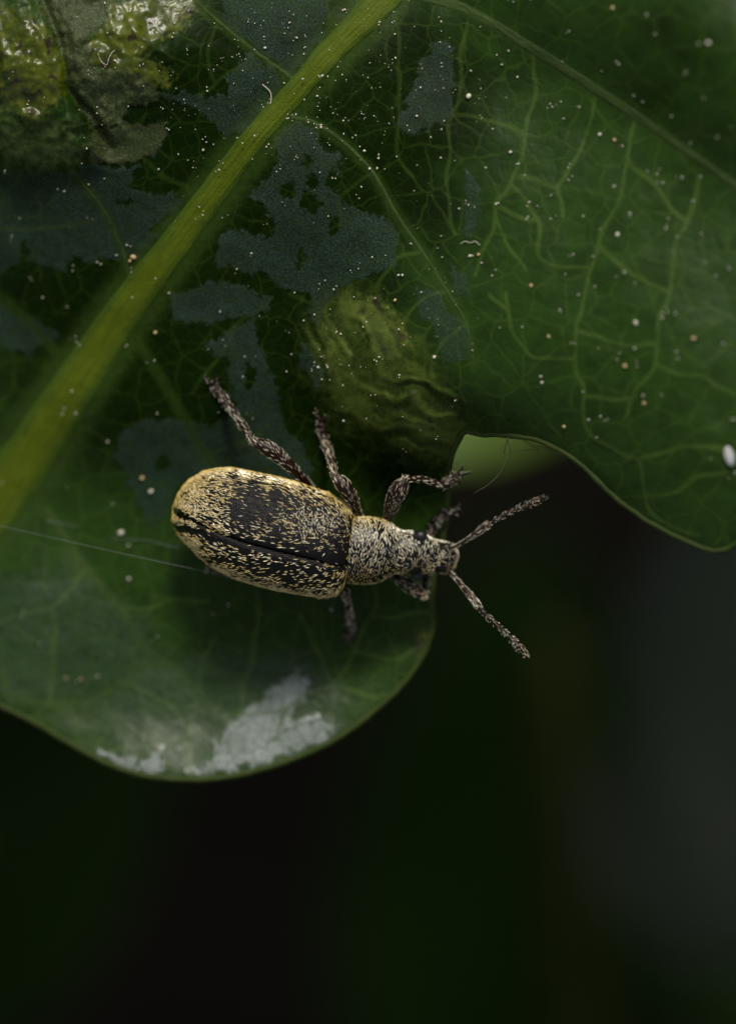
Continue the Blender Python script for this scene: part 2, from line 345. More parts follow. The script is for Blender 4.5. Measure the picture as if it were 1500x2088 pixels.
def leaf_material():
    t = NT('oak_leaf_blade'); t.dim = '2D'; co = t.co()
    wv = t.noise(co, 2.2, 1.0, 0.5, color=True)
    vm = t.n('ShaderNodeVectorMath', operation='MULTIPLY_ADD'); t.lk(wv, vm.inputs[0]); vm.inputs[1].default_value = (.22, .22, 0); t.lk(co, vm.inputs[2]); cw = vm.outputs[0]
    e1 = t.vor(cw, 1.25, 'DISTANCE_TO_EDGE'); e2 = t.vor(cw, 3.0, 'DISTANCE_TO_EDGE')
    cs = t.n('ShaderNodeSeparateColor'); t.lk(t.vor(cw, 3.0, 'F1', 'Color'), cs.inputs[0]); cr = cs.outputs[0]; cr2 = cs.outputs[1]
    n1 = t.noise(co, 0.9, 2); n2 = t.noise(co, 5.0, 3); n3 = t.noise(co, 19.0, 3, 0.75)
    l1 = t.ramp(e1, 0.010, 0.055, 1, 0); l2 = t.ramp(e2, 0.012, 0.085, 1, 0)
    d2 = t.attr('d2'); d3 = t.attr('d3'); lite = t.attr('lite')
    v2 = t.ramp(d2, 0.0, 15.0, 1, 0); v3 = t.ramp(d3, 1.4, 6.6, 1, 0); halo = t.ramp(t.attr('dm'), 0.0, 42.0, 1, 0)
    def edge(name, a_cell, a_n, w_=2.2):
        x = t.attr(name)
        if a_cell: x = t.math('ADD', x, t.math('MULTIPLY', t.math('SUBTRACT', cr2, 0.5), a_cell))
        x = t.math('ADD', x, t.math('MULTIPLY', t.math('SUBTRACT', n2, 0.5), a_n))
        return t.ramp(x, -w_, w_)
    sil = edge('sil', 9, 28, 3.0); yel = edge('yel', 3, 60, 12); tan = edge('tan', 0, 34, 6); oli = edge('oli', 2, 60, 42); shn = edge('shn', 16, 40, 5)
    pal = edge('pal', 6, 60, 22)
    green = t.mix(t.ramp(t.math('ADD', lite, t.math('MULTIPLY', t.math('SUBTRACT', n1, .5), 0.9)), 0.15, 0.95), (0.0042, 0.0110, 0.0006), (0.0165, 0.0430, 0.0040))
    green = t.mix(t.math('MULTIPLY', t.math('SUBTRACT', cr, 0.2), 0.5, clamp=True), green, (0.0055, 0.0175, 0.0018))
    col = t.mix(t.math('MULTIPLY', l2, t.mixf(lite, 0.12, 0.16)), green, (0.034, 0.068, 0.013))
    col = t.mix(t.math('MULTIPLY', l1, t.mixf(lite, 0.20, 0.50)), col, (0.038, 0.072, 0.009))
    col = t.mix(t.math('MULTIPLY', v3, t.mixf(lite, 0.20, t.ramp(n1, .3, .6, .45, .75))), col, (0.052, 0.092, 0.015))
    col = t.mix(t.math('MULTIPLY', v2, 0.42), col, (0.030, 0.062, 0.008))
    col = t.mix(t.math('MULTIPLY', halo, t.ramp(n2, .3, .65, .25, .75)), col, (0.026, 0.048, 0.008))
    grain = t.ramp(n3, 0.42, 0.62)
    silc = t.mix(grain, (0.0060, 0.0175, 0.0105), (0.052, 0.088, 0.064))
    silc = t.mix(t.math('MULTIPLY', n1, 0.75), silc, (0.006, 0.022, 0.011))
    silm = t.math('MULTIPLY', sil, t.mixf(t.math('MAXIMUM', t.math('MAXIMUM', v2, t.math('MULTIPLY', halo, .8)), t.math('MULTIPLY', t.math('MAXIMUM', v3, l1), .7)), t.math('MULTIPLY', t.ramp(n1, .3, .66, .38, .82), t.ramp(t.math('ADD', n2, t.math('MULTIPLY', l2, -.12)), .30, .52, .55, 1.0)), 0.2))
    col = t.mix(t.math('MULTIPLY', pal, 0.7), col, t.mix(t.ramp(n2, .35, .65), (0.026, 0.050, 0.008), (0.066, 0.092, 0.028)))
    yc = t.mix(t.ramp(t.math('ADD', t.math('MULTIPLY', n2, .4), t.math('MULTIPLY', n1, .6)), 0.36, 0.64), (0.028, 0.044, 0.0013), (0.078, 0.094, 0.0035))
    spot = t.ramp(t.noise(co, 2.9, 2), .60, .70)
    yc = t.mix(spot, yc, (0.030, 0.022, 0.008)); col = t.mix(yel, col, yc)
    oc = t.mix(t.ramp(t.math('ADD', t.attr('wrk'), t.math('ADD', t.math('MULTIPLY', t.math('SUBTRACT', n1, .5), 5.0), t.math('MULTIPLY', t.math('SUBTRACT', n2, .5), 3.0))), -1.9, 1.9), (0.022, 0.040, 0.003), (0.086, 0.122, 0.018)); oc = t.mix(t.math('MULTIPLY', spot, .45), oc, (0.024, 0.016, 0.006))  # wrinkle shading painted into the fold colour: paler crests, darker creases
    oc = t.mix(t.math('MULTIPLY', l2, .3), oc, (0.07, 0.11, 0.02)); col = t.mix(t.math('MULTIPLY', oli, 0.78), col, oc)
    col = t.mix(silm, col, silc)
    tc = t.mix(grain, (0.024, 0.036, 0.007), (0.062, 0.082, 0.026)); tc = t.mix(t.ramp(n2, .5, .72), tc, (0.026, 0.038, 0.006))
    col = t.mix(tan, col, tc)
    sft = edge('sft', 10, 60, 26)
    col = t.mix(t.math('MULTIPLY', sft, t.ramp(n2, .35, .6, .15, .45)), col, (0.032, 0.056, 0.034))  # soft sheen painted as a grey-green base colour
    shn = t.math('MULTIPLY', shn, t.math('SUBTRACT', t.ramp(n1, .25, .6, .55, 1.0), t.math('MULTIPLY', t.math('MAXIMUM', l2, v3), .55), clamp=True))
    col = t.mix(t.math('MULTIPLY', shn, 0.95), col, t.mix(grain, (0.045, 0.070, 0.060), (0.17, 0.21, 0.20)))  # whitish loose skin, base colour raised further to paint its sheen
    rim = t.ramp(t.attr('rim'), 0.0, 9.0, 1, 0); col = t.mix(t.math('MULTIPLY', rim, .7), col, (0.06, 0.09, 0.015))
    rough = t.mixf(sil, 0.46, 0.62); rough = t.mixf(sft, rough, .42); rough = t.mixf(shn, rough, 0.28); rough = t.mixf(yel, rough, .28); rough = t.mixf(tan, rough, .5); rough = t.mixf(pal, rough, .36)
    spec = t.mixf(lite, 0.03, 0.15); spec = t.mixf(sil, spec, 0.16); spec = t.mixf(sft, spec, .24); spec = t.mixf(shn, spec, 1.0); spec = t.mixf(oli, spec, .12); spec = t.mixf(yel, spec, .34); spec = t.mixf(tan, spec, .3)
    puff = t.math('MULTIPLY', t.math('MINIMUM', e2, 0.16), t.mixf(t.ramp(t.attr('sft'), -20, 20), 0.24, 0.42))
    puff = t.math('ADD', puff, t.math('MULTIPLY', n3, t.mixf(t.math('MAXIMUM', t.ramp(t.attr('sil'), -4, 4), t.math('MAXIMUM', t.ramp(t.attr('tan'), -4, 4), t.ramp(t.attr('shn'), -4, 4))), 0.03, 0.24)))
    puff = t.math('ADD', puff, t.math('MULTIPLY', n2, 0.10))
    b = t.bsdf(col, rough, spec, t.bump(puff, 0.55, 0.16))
    tr = t.n('ShaderNodeBsdfTranslucent'); t.put(tr.inputs[0], col)
    ms = t.n('ShaderNodeMixShader'); ms.inputs[0].default_value = 0.10; t.lk(b.outputs[0], ms.inputs[1]); t.lk(tr.outputs[0], ms.inputs[2]); t.lk(ms.outputs[0], t.out.inputs[0])
    return t.m
def vein_material(name, ca, cb, spec=.16):
    t = NT(name); co = t.co(); n = t.noise(co, 3.0, 4)
    cx = t.n('ShaderNodeCombineXYZ'); t.lk(t.math('MULTIPLY', t.attr('crs'), 5.0), cx.inputs[0]); t.lk(t.math('MULTIPLY', t.attr('lng'), .35), cx.inputs[1]); st = t.noise(cx.outputs[0], 1.6, 3); n2 = t.noise(co, 22.0, 3)
    e = t.attr('edge')
    col = t.mix(t.ramp(t.math('ADD', e, t.math('MULTIPLY', t.math('SUBTRACT', n, .5), .5)), .30, .95), ca, cb)
    col = t.mix(t.ramp(n, .5, .75, 0, .35), col, tuple(c * k for c, k in zip(ca, (1.0, .72, .8))))
    col = t.mix(t.ramp(st, .40, .68, 0, .65), col, tuple(c * k for c, k in zip(ca, (.45, .62, .6))))
    t.bsdf(col, .6, spec, t.bump(t.math('ADD', t.math('ADD', t.math('MULTIPLY', n2, .4), st), n), .6, .07))
    return t.m
M_leaf = leaf_material()
M_rim = vein_material('oak_leaf_margin', (0.030, 0.048, 0.008), (0.050, 0.068, 0.014))
M_midrib = vein_material('oak_leaf_midrib', (0.066, 0.092, 0.0006), (0.034, 0.068, 0.005))
M_vein = vein_material('oak_leaf_vein', (0.036, 0.060, 0.013), (0.018, 0.040, 0.006), .12)
M_faint = vein_material('oak_leaf_faint_vein', (0.016, 0.032, 0.005), (0.008, 0.020, 0.003), .05)

leaf = empty('oak_leaf', P(-640, 1900, float(zsurf(-640, 1900)[0])))
tag(leaf, 'lobed dark green oak leaf with pale yellow midrib, carrying the golden weevil', 'leaf')
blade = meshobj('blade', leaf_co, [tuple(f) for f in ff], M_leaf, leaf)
me = blade.data
if sum(p.normal.z for p in list(me.polygons)[:500]) < 0: me.flip_normals()
def union(polys): return np.max([sdpoly(bx, by, p) for p in polys], 0)
dmid = midrib_half(bx, by)
dv = np.min([polydist(bx, by, pl) - 4 for pl, _, _ in VEINS.values()], 0)
d2 = np.minimum(np.clip(dmid, 0, None) * 0.5, np.clip(dv, 0, None))
wbx = bx + 14 * noisev(bx, by, 1 / 70.0, 21.0, 1); wby = by + 14 * noisev(bx, by, 1 / 70.0, 33.0, 1)
d3 = np.min([polydist(wbx, wby, catmull(pl, 4 * len(pl))) for pl in TERT], 0)
sil = union(SILV)
for hx_, hy_, ra, rb in HOLES:
    if ra: sil = np.minimum(sil, (np.hypot((bx - hx_) / ra, (by - hy_) / rb) - 1) * min(ra, rb) + 4)
tan_ = union([TAN1, TAN2])
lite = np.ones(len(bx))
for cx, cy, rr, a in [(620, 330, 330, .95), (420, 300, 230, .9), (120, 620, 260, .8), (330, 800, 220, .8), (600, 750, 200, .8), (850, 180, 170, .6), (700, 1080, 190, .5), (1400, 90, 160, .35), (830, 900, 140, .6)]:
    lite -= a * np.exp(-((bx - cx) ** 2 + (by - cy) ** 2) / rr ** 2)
clipd = lambda a, k=80: np.clip(a, -k, k)
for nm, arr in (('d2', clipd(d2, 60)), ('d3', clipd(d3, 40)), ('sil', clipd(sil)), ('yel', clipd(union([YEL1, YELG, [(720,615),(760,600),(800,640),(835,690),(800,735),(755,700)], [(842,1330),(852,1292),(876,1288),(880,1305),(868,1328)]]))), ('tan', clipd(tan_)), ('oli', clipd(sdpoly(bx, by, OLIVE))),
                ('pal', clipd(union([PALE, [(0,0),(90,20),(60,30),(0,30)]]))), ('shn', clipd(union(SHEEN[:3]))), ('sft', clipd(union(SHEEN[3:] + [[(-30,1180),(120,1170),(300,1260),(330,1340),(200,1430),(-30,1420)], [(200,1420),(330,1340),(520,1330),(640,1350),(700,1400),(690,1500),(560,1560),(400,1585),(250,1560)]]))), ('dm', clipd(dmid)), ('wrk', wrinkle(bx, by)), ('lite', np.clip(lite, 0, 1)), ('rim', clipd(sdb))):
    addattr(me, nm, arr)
me.materials.append(M_rim)
sm = blade.modifiers.new('thickness', 'SOLIDIFY'); sm.thickness = 0.24; sm.offset = -1.0; sm.material_offset_rim = 1

def band(name, path, w0, w1, mat, parent, height, n=80, across=9, widths=None, sink=0.05):
    """a vein: rounded ridge lying on the blade, its edges sunk into it"""
    pts = catmull([p[:2] for p in path], n)
    if widths is not None:
        ws = [x[0] for x in catmull([(q,) for q in widths], n)]
    else: ws = np.linspace(w0, w1, n)
    X, Y, E, H = [], [], [], []
    for i, p in enumerate(pts):
        t = pts[min(i + 1, n - 1)] - pts[max(i - 1, 0)]; t = t / np.linalg.norm(t); nn = np.array([-t[1], t[0]])
        wob = 1 + 0.10 * mnoise.noise(Vector((i * 0.23, len(path), w0)))
        for k in range(across):
            u = -1 + 2 * k / (across - 1); q = p + nn * u * ws[i] * 0.5 * wob
            X.append(q[0]); Y.append(q[1]); E.append(abs(u)); H.append((height * (ws[i] / max(ws)) ** .5) * math.sqrt(max(0, 1 - u * u)) - sink * (abs(u) ** 4))
    Z = zsurf(X, Y) + np.array(H); V = Pn(np.array(X), np.array(Y), Z); F = []
    for i in range(n - 1):
        for k in range(across - 1):
            a = i * across + k; F.append((a, a + 1, a + across + 1, a + across))
    o = meshobj(name, V, F, mat, parent)
    if o.data.polygons[len(F) // 2].normal.z < 0: o.data.flip_normals()
    addattr(o.data, 'edge', E); addattr(o.data, 'crs', [(-1 + 2 * (i % across) / (across - 1)) * ws[i // across] * .012 for i in range(n * across)]); addattr(o.data, 'lng', np.repeat(np.arange(n), across) * (40.0 / n)); return o
band('midrib', MIDRIB, 0, 0, M_midrib, leaf, 0.13, 170, 15, widths=[m[2] for m in MIDRIB], sink=0.06)
for k, (pl, w0, w1) in VEINS.items():
    band('lateral_vein', pl, w0 * (1.35 if k == 'A' else 1), w1 * (1.4 if k == 'A' else 1), M_vein if k in 'ABCDEI' else M_faint, leaf, {'A': .03, 'B': .012, 'C': .012}.get(k, .004), 90, 7, sink=0.03)
# thickened pale margin following the outline
ctr = OUTL; nrm = np.roll(OUTL, -1, 0) - np.roll(OUTL, 1, 0); nrm = np.c_[nrm[:, 1], -nrm[:, 0]] / (np.linalg.norm(nrm, axis=1)[:, None] + 1e-9)
ins_ = sdpoly(OUTL[:, 0] + nrm[:, 0] * 3, OUTL[:, 1] + nrm[:, 1] * 3, OUTL) > 0
nrm[~ins_] *= -1; ctr = OUTL + nrm * 3.0
mz = zsurf(ctr[:, 0], ctr[:, 1]) - 0.09
mp = Pn(ctr[:, 0], ctr[:, 1], mz); mp = np.r_[mp, mp[:1]]
mr = [0.085 + 0.02 * mnoise.noise(Vector((i * .13, 0, 5))) for i in range(len(mp))]
V, F = tube_geo(mp, mr, 7, flat=1.25); mo = meshobj('margin', V, F, M_rim, leaf); addattr(mo.data, 'edge', [0.5] * len(V))
print('leaf', len(bx), len(ff))

# ------------------------------------------------------------------ the weevil
def chitin(name, col, rough=.28, spec=.5, bumps=30.0, bstr=.35):
    t = NT(name); co = t.co(); n = t.noise(co, bumps, 3); v = t.vor(co, bumps * .9)
    t.bsdf(col, rough, spec, t.bump(t.math('ADD', n, t.math('MULTIPLY', v, .6)), bstr, .03)); return t.m
def scale_material(name, gold, pale):
    t = NT(name); a = t.attr('tone'); h = t.attr('shade')
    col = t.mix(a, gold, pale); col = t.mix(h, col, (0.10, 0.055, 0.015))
    t.bsdf(col, .30, 1.0); return t.m
M_black = chitin('black_chitin', (0.004, 0.0035, 0.003), .24, .4)
M_elytra = chitin('elytra_chitin', (0.003, 0.0026, 0.0026), .26, .28, 34, .8)
M_leg = chitin('reddish_leg_chitin', (0.013, 0.0042, 0.0018), .3, .28, 40, .3)
M_eye = chitin('eye_chitin', (0.008, 0.008, 0.009), .38, .5, 60, .25)
M_scale = scale_material('golden_scales', (0.60, 0.42, 0.075), (0.90, 0.84, 0.66))
M_hair = scale_material('pale_hairs', (0.56, 0.42, 0.18), (0.82, 0.78, 0.66))

weevil = empty('weevil', P(560, 1100, float(zsurf(560, 1100)[0])))
tag(weevil, 'golden scaled black weevil with long jointed antennae standing on the oak leaf', 'beetle')
# axis frame: a runs from the tail (354,1050) to the front of the elytra
AX = np.array([0.9755, 0.2199]); AN = np.array([0.2199, -0.9755])      # along, and sideways (towards picture top)
def axis_px(a, b): q = np.array([354, 1050]) + AX * a + AN * b; return q
interp = lambda x, tab: float(np.interp(x, [t[0] for t in tab], [t[1] for t in tab]))
EW = [(-3,0.5),(-1,16),(3,33),(10,47),(20,60),(44,79),(70,93),(95,103),(149,111),(200,113),(240,112),(301,107),(330,101),(347,93),(360,82),(368,66),(373,40),(375,6)]
EB = [(-3,16),(16,21),(44,24),(95,18),(149,12),(232,9),(301,7),(347,0),(375,-4)]
EZ = [(-3,-1.95),(20,-1.8),(60,-1.6),(120,-1.42),(200,-1.33),(300,-1.35),(375,-1.5)]
ROLL = R(21)
def cs_frame(roll):
    t = Vector((AX[0], -AX[1], 0)).normalized(); s = Vector((AN[0], -AN[1], 0)).normalized(); u = Vector((0, 0, 1))
    return t, s * math.cos(roll) + u * math.sin(roll), u * math.cos(roll) - s * math.sin(roll)
def ely_pt(a, phi, grow=1.0, rel=True):
    w_ = interp(a, EW) * S * grow; q = axis_px(a, interp(a, EB)); z = interp(a, EZ)
    t, s, u = cs_frame(ROLL); c, sn = math.cos(phi), math.sin(phi)
    ce = math.copysign(abs(c) ** 0.9, c); se = math.copysign(abs(sn) ** 0.9, sn)
    hh = w_ * (0.90 if sn > 0 else 0.80)
    d = 0.0
    if rel:
        # striae: rows of punctures; suture groove
        f = (math.pi / 2 - abs(phi - math.pi / 2))            # 90deg at the suture, falling outwards
        ph = abs(phi - math.pi / 2)
        st = math.cos(ph * 17.0); d = -0.013 * max(0, st) ** 3 * (0.55 + 0.45 * math.cos(a * 0.62 + ph * 9)) * min(1, w_ / 0.8)
        d += -0.05 * math.exp(-(ph / 0.035) ** 2)
    return P(q[0], q[1], z) + s * (w_ * ce + d * c) + u * (hh * se + d * sn)
def sm_tab(tab, x):   # smooth version of interp
    return (interp(x - 4, tab) + interp(x, tab) + interp(x + 4, tab)) / 3
ELY = []
for side, nm in ((1, 'far'), (-1, 'near')):
    V, F = [], []; na, nphi = 150, 70
    avals = [-3 + 378 * (0.5 - 0.5 * math.cos(math.pi * (i / (na - 1)))) for i in range(na)]
    for a in avals:
        gap = 0.004 + 0.30 * math.exp(-max(a, 0) / 22.0)
        for k in range(nphi):
            ph = gap + (R(128) - gap) * k / (nphi - 1)
            V.append(ely_pt(a, math.pi / 2 - side * ph if side == 1 else math.pi / 2 + ph))
    for i in range(na - 1):
        for k in range(nphi - 1):
            q = i * nphi + k; F.append((q, q + 1, q + nphi + 1, q + nphi))
    o = meshobj('elytron', V, F, M_elytra, weevil)
    c = Vector(P(540, 1090, -1.4)); pmid = o.data.polygons[len(F) // 2]
    if (Vector(pmid.center) - c).dot(pmid.normal) < 0: o.data.flip_normals()
    o['label'] = 'left wing case of the weevil, its upper flank lit' if side == 1 else 'right wing case of the weevil, below the seam'
    m = o.modifiers.new('thickness', 'SOLIDIFY'); m.thickness = 0.03; m.offset = -1
    ELY.append(o)
# one continuous body: abdomen, pronotum, neck, head, snout
#   px x, px y, half width px, z centre, height factor, roll
BODY = [(360,1050,3,-1.9,.8,20),(368,1052,30,-1.85,.85,20),(400,1054,64,-1.7,.85,21),(450,1060,92,-1.5,.84,21),(520,1075,104,-1.4,.82,21),(600,1095,103,-1.38,.82,21),(650,1108,96,-1.4,.80,21),(678,1118,78,-1.45,.8,20),(690,1122,64,-1.46,.88,19),
 (700,1123,63,-1.44,.92,18),(715,1123,66,-1.42,.94,17),(740,1122,68,-1.42,.94,16),(765,1122,66,-1.44,.94,15),(782,1122,61,-1.47,.93,15),(795,1123,54,-1.50,.92,15),(806,1124,47,-1.53,.92,15),(815,1125,44,-1.54,.93,15),(826,1127,44,-1.54,.95,15),(842,1128,45,-1.55,.95,15),(858,1130,43,-1.58,.92,15),(872,1132,37,-1.63,.88,14),(885,1134,33,-1.68,.86,14),(900,1136,32,-1.74,.84,14),(913,1139,31,-1.80,.82,14),(922,1141,26,-1.85,.8,14),(928,1142,17,-1.89,.78,14),(931,1143,3,-1.92,.7,14)]
def body_ring(u):
    rows = [r for r in BODY]; i = min(int(u), len(rows) - 2); f = u - i
    r = [rows[i][k] * (1 - f) + rows[i + 1][k] * f for k in range(6)]
    a = rows[max(i - 0, 0)]; b = rows[i + 1]
    tx, ty = b[0] - a[0], -(b[1] - a[1]); L = math.hypot(tx, ty); return r, (tx / L, ty / L)
V, F = [], []; nu, nk = 150, 40
spl = catmull([(r[0], r[1], r[2], r[3] * 100, r[4] * 100, r[5]) for r in BODY], nu)
prev = None
for i, r in enumerate(spl):
    a = spl[max(i - 3, 0)]; b = spl[min(i + 3, nu - 1)]
    t = Vector((b[0] - a[0], -(b[1] - a[1]), 0)).normalized(); s = Vector((-t.y, t.x, 0)); roll = R(r[5]); up = Vector((0, 0, 1))
    s2 = s * math.cos(roll) + up * math.sin(roll); u2 = up * math.cos(roll) - s * math.sin(roll)
    w_ = max(r[2], 2) * S; c = P(r[0], r[1], r[3] / 100)
    for k in range(nk):
        ph = 2 * math.pi * k / nk; cc, ss = math.cos(ph), math.sin(ph)
        hh = w_ * r[4] / 100 * (1.0 if ss > 0 else .85)
        V.append(c + s2 * (w_ * math.copysign(abs(cc) ** .92, cc)) + u2 * (hh * math.copysign(abs(ss) ** .92, ss)))
for i in range(nu - 1):
    for k in range(nk):
        a, b = i * nk + k, i * nk + (k + 1) % nk; F.append((a, b, b + nk, a + nk))
V += [P(*[BODY[0][0], BODY[0][1], BODY[0][3]]), P(BODY[-1][0], BODY[-1][1], BODY[-1][3])]
for k in range(nk): F += [(len(V) - 2, (k + 1) % nk, k), (len(V) - 1, (nu - 1) * nk + k, (nu - 1) * nk + (k + 1) % nk)]
body = meshobj('body', V, F, M_black, weevil); fix_normals(body)
def uvs(center, rx, ry, rz, seg=24, ring=14, rot=None):
    V, F = [], []
    for i in range(ring + 1):
        th = math.pi * i / ring
        for k in range(seg):
            v = Vector((rx * math.sin(th) * math.cos(2 * math.pi * k / seg), ry * math.sin(th) * math.sin(2 * math.pi * k / seg), rz * math.cos(th)))
            if rot is not None: v = rot @ v
            V.append(Vector(center) + v)
    for i in range(ring):
        for k in range(seg):
            a, b = i * seg + k, i * seg + (k + 1) % seg; F.append((a, a + seg, b + seg, b))
    return V, F
V, F = uvs(P(857, 1093, -1.24), .165, .15, .16); meshobj('eye', V, F, M_eye, body)
V, F = uvs(P(850, 1171, -1.60), .165, .15, .15); meshobj('eye', V, F, M_eye, body)
# dark antennal grooves on the snout tip
for q in ((905, 1117, -1.55), (896, 1161, -1.80)):
    V, F = uvs(P(*q), .11, .075, .08); meshobj('antennal_socket', V, F, M_black, body)

# legs -----------------------------------------------------------------
def seg_tube(path, radii, n=26, seg=10, flat=.85):
    pts = catmull(path, n); rr = [r[0] for r in catmull([(q,) for q in radii], n)]
    return tube_geo(pts, [max(q, .006) for q in rr], seg, flat=flat)
def zl(px, py, up=0.0): return float(zsurf(px, py)[0]) + up
LEGS = []
def make_leg(label, femur, fem_r, tibia, tib_r, tarsus, tar_r, claw_dirs):
    """paths are (px,py,z); femur and tibia are one mesh, the foot with its claws a sub-part"""
    f = seg_tube([P(*q) for q in femur], fem_r, 30); kn = uvs(P(*femur[-1]), .075, .075, .07, 12, 8)
    tb = seg_tube([P(*q) for q in tibia], tib_r, 26)
    o = meshobj('leg', *join_geo([f, kn, tb]), M_leg, weevil); fix_normals(o)
    if label: o['label'] = label
    parts = []
    pts = catmull([P(*q) for q in tarsus], 40)
    rr = []
    for i in range(40):
        u = i / 39; k = u * 3.4; fr = k - int(k)
        rr.append(tar_r * (0.45 + 0.75 * math.sin(math.pi * min(1, fr * .85 + .1)) ** .8) * (1 if u < .8 else .75))
    parts.append(tube_geo(pts, rr, 10, flat=.6))
    tip = Vector(pts[-1])
    for dx, dy, cx, cy in claw_dirs:
        a = tip; b = tip + Vector((dx * S * 1.3, -dy * S * 1.3, .07)); c = tip + Vector(((dx + cx) * S * 1.4, -(dy + cy) * S * 1.4, -.02))
        parts.append(tube_geo(catmull([a, b, c], 10), list(np.linspace(.05, .016, 10)), 7))
    ts = meshobj('foot', *join_geo(parts), M_leg, o); fix_normals(ts)
    LEGS.append((o, ts)); return o
make_leg('hind leg stretched back across the leaf', [(640,1000,-1.75),(624,983,-1.5),(590,950,-1.1),(552,918,-.95),(514,899,-1.0)], [.05,.085,.145,.19,.10],
         [(514,899,-1.0),(497,872,-1.35),(482,850,-1.6),(466,828,-1.85)], [.055,.09,.085,.10], [(466,828,-1.85),(452,808,zl(452,808,.09)),(440,793,zl(440,793,.06)),(434,786,zl(434,786,.06))], .105, [(-8,-8,-1,-6),(6,-10,6,-2)])
make_leg('middle leg reaching towards the crumpled fold', [(738,1062,-1.7),(728,1045,-1.4),(716,1015,-1.0),(700,990,-.85),(682,972,-.85)], [.07,.10,.16,.185,.10],
         [(682,972,-.85),(678,950,-1.1),(670,922,-1.4),(662,902,zl(662,902,.2))], [.06,.09,.085,.09], [(662,902,zl(662,902,.2)),(657,884,zl(657,884,.09)),(655,868,zl(655,868,.07)),(655,860,zl(655,860,.07))], .10, [(-9,-10,4,-12),(11,-12,5,7)])
make_leg('front leg with swollen thigh gripping the leaf margin', [(784,1078,-1.8),(789,1060,-1.6),(799,1030,-1.15),(812,1000,-.85),(826,978,-.75)], [.07,.10,.18,.225,.12],
         [(826,978,-.75),(850,976,-1.0),(880,984,-1.3),(905,989,-1.5)], [.06,.085,.085,.09], [(905,989,-1.5),(915,982,-1.6),(925,973,-1.65),(930,969,-1.65)], .11, [(8,-10,1,-4),(12,-2,6,-2),(4,9,2,4)])
make_leg('front leg bent under the snout, its foot showing beyond the eye', [(790,1160,-2.05),(812,1180,-2.0),(840,1198,-1.95),(862,1214,-1.95)], [.08,.13,.17,.10],
         [(862,1214,-1.95),(868,1180,-2.25),(871,1130,-2.45),(874,1085,-2.45)], [.06,.085,.085,.09], [(874,1085,-2.45),(884,1068,-2.4),(900,1050,-2.35),(912,1042,-2.3)], .12, [(8,-4,8,-2),(9,2,6,4)])
make_leg(None, [(690,1180,-2.2),(700,1205,-2.0),(708,1222,-2.0)], [.08,.13,.09], [(708,1222,-2.0),(712,1245,-2.4),(714,1262,-2.8)], [.06,.08,.08], [(714,1262,-2.85),(713,1280,zl(713,1280,.1)),(710,1296,zl(710,1296,.1))], .10, [(-6,8,0,4),(6,8,0,4)])
make_leg(None, [(560,1170,-2.4),(540,1180,-2.2),(510,1178,-2.4)], [.08,.13,.09], [(510,1178,-2.4),(490,1172,-2.7),(470,1165,-3.0)], [.06,.08,.08], [(470,1165,-3.0),(450,1160,zl(450,1160,.1)),(436,1158,zl(436,1158,.1))], .10, [(-6,4,-4,2),(-6,-4,-4,-2)])
# antennae -------------------------------------------------------------
ANT = []
def make_antenna(label, scape, fun, club):
    sc_ = seg_tube([P(*q) for q in scape], [.034,.034,.045,.075,.092,.05], 34, 10, 1.0)
    o = meshobj('antenna', *sc_, M_leg, weevil); fix_normals(o); o['label'] = label
    pts = catmull([P(*q) for q in fun], 64); rr = []
    for i in range(64):
        k = i / 63 * 7; fr = k - int(k) if i < 63 else 1.0; rr.append(0.018 + 0.040 * (0.10 + 0.90 * fr ** .8) * (1 if fr < .9 else .7) * (0.8 + .3 * i / 63))
    fo = meshobj('funicle', *tube_geo(pts, rr, 10), M_leg, o); fix_normals(fo)
    pts = catmull([P(*q) for q in club], 26); rr = [0.015 + .068 * math.sin(math.pi * min(1, (.10 + .9 * (i / 25)) ** .8)) ** .75 * (1 - .10 * math.cos(i * .95)) for i in range(26)]
    cl = meshobj('club', *tube_geo(pts, rr, 12), M_leg, o); fix_normals(cl)
    ANT.append((o, fo, cl))
make_antenna('antenna of the weevil bent up over the gap in the leaf', [(915,1119,-1.55),(930,1113,-1.4),(955,1098,-1.15),(975,1084,-.95),(988,1074,-.85),(993,1071,-.82)],
             [(991,1071,-.82),(1008,1061,-.8),(1036,1046,-.8),(1066,1032,-.85),(1078,1028,-.88)], [(1076,1029,-.88),(1095,1021,-.92),(1116,1012,-1.0)])
make_antenna('antenna of the weevil pointing down over the dark background', [(906,1161,-1.75),(918,1168,-1.6),(938,1190,-1.35),(956,1212,-1.15),(970,1230,-1.05),(974,1238,-1.0)],
             [(973,1236,-1.0),(984,1248,-.95),(1005,1267,-.9),(1036,1297,-.9),(1048,1308,-.92)], [(1046,1306,-.92),(1062,1324,-.95),(1077,1344,-1.0)])
